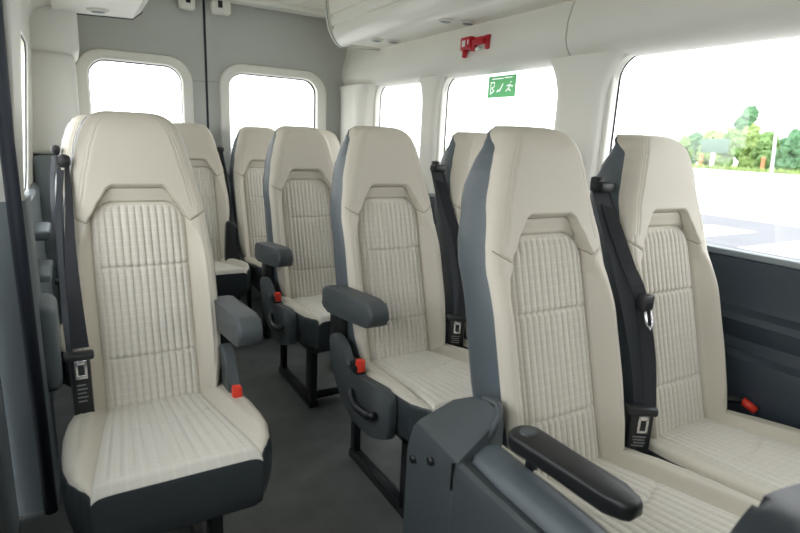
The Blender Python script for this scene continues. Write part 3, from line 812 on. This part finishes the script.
# ------------------------------------------------------------------ outside
GZ = -.8
box('ground', (-160, -160, GZ - .2), (200, 200, GZ), M['asphalt'], None, 0, kind=ST)
box('lawn', (78.6, -20, GZ - .1), (120, 160, GZ + .02), M['grass'], None, 0, kind=ST)
box('road', (9.0, -80, GZ), (17.0, 120, GZ + .012), M['road'], None, 0, kind=ST)
for k, (x0, y0) in enumerate(((11.2, 6.6), (11.2, 4.2), (11.2, 1.8), (11.2, -.6))):
    tag(box('road_marking', (x0, y0, GZ + .012), (x0 + 3.2, y0 + 1.2, GZ + .02), M['paint'], None, 0), 'white painted bars on the pale road outside the largest side window', 'road marking', 'crosswalk bars')
gr = bmesh.new()
gme = mesh('grass', [], [], M['grass'])
def grass():
    V = []; Fs = []
    for i in range(2600):
        x = 75.5 + random.random() * 3; y = 14 + random.random() * 60; h = .25 + random.random() * .5; a = random.random() * PI; w = .12
        k = len(V); V += [(x - w * math.cos(a), y - w * math.sin(a), GZ), (x + w * math.cos(a), y + w * math.sin(a), GZ), (x + .1 * random.uniform(-1, 1), y + .1 * random.uniform(-1, 1), GZ + h)]
        Fs.append((k, k + 1, k + 2))
    k = len(V); V += [(75.4, 10, GZ + .02), (78.6, 10, GZ + .02), (78.6, 90, GZ + .02), (75.4, 90, GZ + .02)]; Fs.append((k, k + 1, k + 2, k + 3))
    return mesh('grass', V, Fs, M['grass'], smooth=False)
g_ = link('grass', grass()); g_['kind'] = 'stuff'; g_['label'] = 'strip of pale green roadside grass below the trees'; g_['category'] = 'grass'

def tree(x, y, h, rad, m, label, group, lumps=16, seed=0, spiky=False):
    rnd = random.Random(seed * 31 + 5)
    r = empty('tree' if h > 3 else 'bush', (x, y, GZ), label, 'tree' if h > 3 else 'bush', group)
    th = h * .35
    link('trunk', tube_mesh('trunk', [(0, 0, 0), (.05, .03, th), (.0, .1, h * .7)], .1, M['bark'], radii=[.16, .12, .06]), None, r)
    bm = bmesh.new()
    for i in range(lumps):
        a = rnd.random() * 2 * PI; q = rnd.random() ** .6; z = rnd.uniform(.14, 1)
        prof = (math.sin(PI * min(1, .15 + z * .85)) ** .6) if not spiky else (1.15 - z)
        rr = rad * (rnd.uniform(.28, .46) if not spiky else rnd.uniform(.2, .34))
        zz = z * (h - rr * .8); 
        c = Vector((math.cos(a) * rad * .75 * q * prof, math.sin(a) * rad * .75 * q * prof, max(rr * .6, zz)))
        s = bmesh.ops.create_icosphere(bm, subdivisions=3, radius=rr, matrix=Matrix.Translation(c))
        for v in s['verts']:
            d = (v.co - c).normalized()
            v.co += d * rr * (.5 * noise.noise(v.co * 1.6 + Vector((seed, 0, 0))) + .35 * noise.noise(v.co * 4.5) + .25 * noise.noise(v.co * 11))
    link('crown', bm_mesh('crown', bm, m), None, r)
TG = 'roadside trees across the road'
tl_ = 'leafy roadside tree in the row beyond the grass strip'
row = [(27, 5.4, 3.2, 'leafA'), (30.2, 6.0, 3.0, 'leafB'), (33.2, 6.1, 2.8, 'leafC'), (35.8, 5.9, 2.6, 'leafB'), (38.4, 5.6, 2.4, 'leafA'), (40.7, 6.1, 2.4, 'leafC'), (43.3, 5.7, 2.5, 'leafA'), (45.8, 5.6, 2.4, 'leafC'), (48.2, 5.0, 2.2, 'leafB'), (50.4, 4.5, 2.0, 'leafA'), (52.6, 4.3, 1.8, 'leafB'), (55.5, 4.4, 1.8, 'leafA'), (58.5, 4.2, 1.8, 'leafC'), (24, 5.6, 3, 'leafB')]
for i, (y, h, rad, m) in enumerate(row):
    xx = 81.5 + (i % 3) * 4.2; f = (xx + .95) / 79.95
    tree(xx, (y + .77) * f - .77, .8 + (h - .8) * f, min(rad * f, 2.3) * (1. if i % 3 else .8), M[m], tl_, TG, 22, i)
tree(95.5, 50.4, 10.2, 3.6, M['leafB'], 'taller pointed tree rising above the roadside tree row', None, 26, 40, True)
tree(80.0, 31.6, 1.9, 1.2, M['leafC'], 'low pale bush in front of the tree row near the white pole', None, 12, 50)
tree(38, 70, 2.6, 2.6, M['leafC'], 'distant pale bush seen low through the narrow side window', None, 16, 60)
tree(6.5, 110, 4.0, 3.0, M['leafC'], 'distant green tree seen through the right rear door window', None, 22, 61)
tag(link('lamp_pole', tube_mesh('lamp_pole', [(70, 32.965, GZ), (70, 33.15, 1.8), (70, 33.41, 4.68)], .15, M['pole'], radii=[.19, .15, .12])), 'white leaning pole standing at the edge of the grass strip', 'pole')
for y, lb in ((46.0, 'orange post by the pale board, farther from the white pole'), (37.6, 'orange post at the tree row nearer the white pole')):
    bm = bmesh.new(); bmesh.ops.create_cone(bm, cap_ends=True, segments=14, radius1=.24, radius2=.2, depth=1.6, matrix=Matrix.Translation((79.3, y * 1.029, GZ + .82)))
    bmesh.ops.create_uvsphere(bm, u_segments=14, v_segments=8, radius=.26, matrix=Matrix.Translation((79.3, y * 1.029, GZ + 1.72)))
    tag(link('marker_post', bm_mesh('marker_post', bm, M['orange'], angle=50)), lb, 'post')
bd = empty('notice_board', (78.9, 45.4, GZ + .02), 'pale green blank board on a grey post in front of trees', 'sign')
link('board_panel', bld('board_panel', M['board'], ((-.1, -2.0, 2.2), (.1, 2.0, 4.2), .02)), None, bd)
link('board_post', bld('board_post', M['pole'], ((-.15, -.25, 0), (.15, .25, 2.2), .02)), None, bd)

# ------------------------------------------------------------------ light
w = bpy.data.worlds.new('World'); sc.world = w; w.use_nodes = True
nt = w.node_tree; bg = nt.nodes['Background']
tc = nt.nodes.new('ShaderNodeTexCoord'); sp = nt.nodes.new('ShaderNodeSeparateXYZ'); cr = nt.nodes.new('ShaderNodeValToRGB')
nt.links.new(tc.outputs['Generated'], sp.inputs[0]); nt.links.new(sp.outputs['Z'], cr.inputs[0]); nt.links.new(cr.outputs[0], bg.inputs['Color'])
cr.color_ramp.elements[0].position = 0; cr.color_ramp.elements[0].color = (1, 1, 1, 1)
cr.color_ramp.elements[1].position = 1; cr.color_ramp.elements[1].color = (.88, .94, 1, 1)
bg.inputs['Strength'].default_value = 3.6

# ------------------------------------------------------------------ camera
cam = bpy.data.cameras.new('camera'); co = bpy.data.objects.new('camera', cam); COL.objects.link(co)
yaw, pitch, roll = .5411, -.2279, .0452
F = Vector((math.sin(yaw) * math.cos(pitch), math.cos(yaw) * math.cos(pitch), math.sin(pitch)))
R = Vector((math.cos(yaw), -math.sin(yaw), 0)); U = R.cross(F)
R2 = R * math.cos(roll) + U * math.sin(roll); U2 = -R * math.sin(roll) + U * math.cos(roll)
m = Matrix((R2, U2, -F)).transposed().to_4x4(); m.translation = (-.9476, -.7689, 1.1445)
co.matrix_world = m
cam.sensor_width = 36; cam.lens = 541.96 / 800 * 36; cam.clip_start = .01; cam.clip_end = 600
cam.dof.use_dof = True; cam.dof.focus_distance = 1.9; cam.dof.aperture_fstop = 4.0
sc.camera = co

sc.view_settings.view_transform = 'Standard'; sc.view_settings.look = 'None'; sc.view_settings.gamma = 1
sc.view_settings.use_curve_mapping = False
sc.view_settings.exposure = .40
sc.cycles.max_bounces = 10; sc.cycles.diffuse_bounces = 6; sc.cycles.transparent_max_bounces = 16
sc.cycles.use_denoising = True
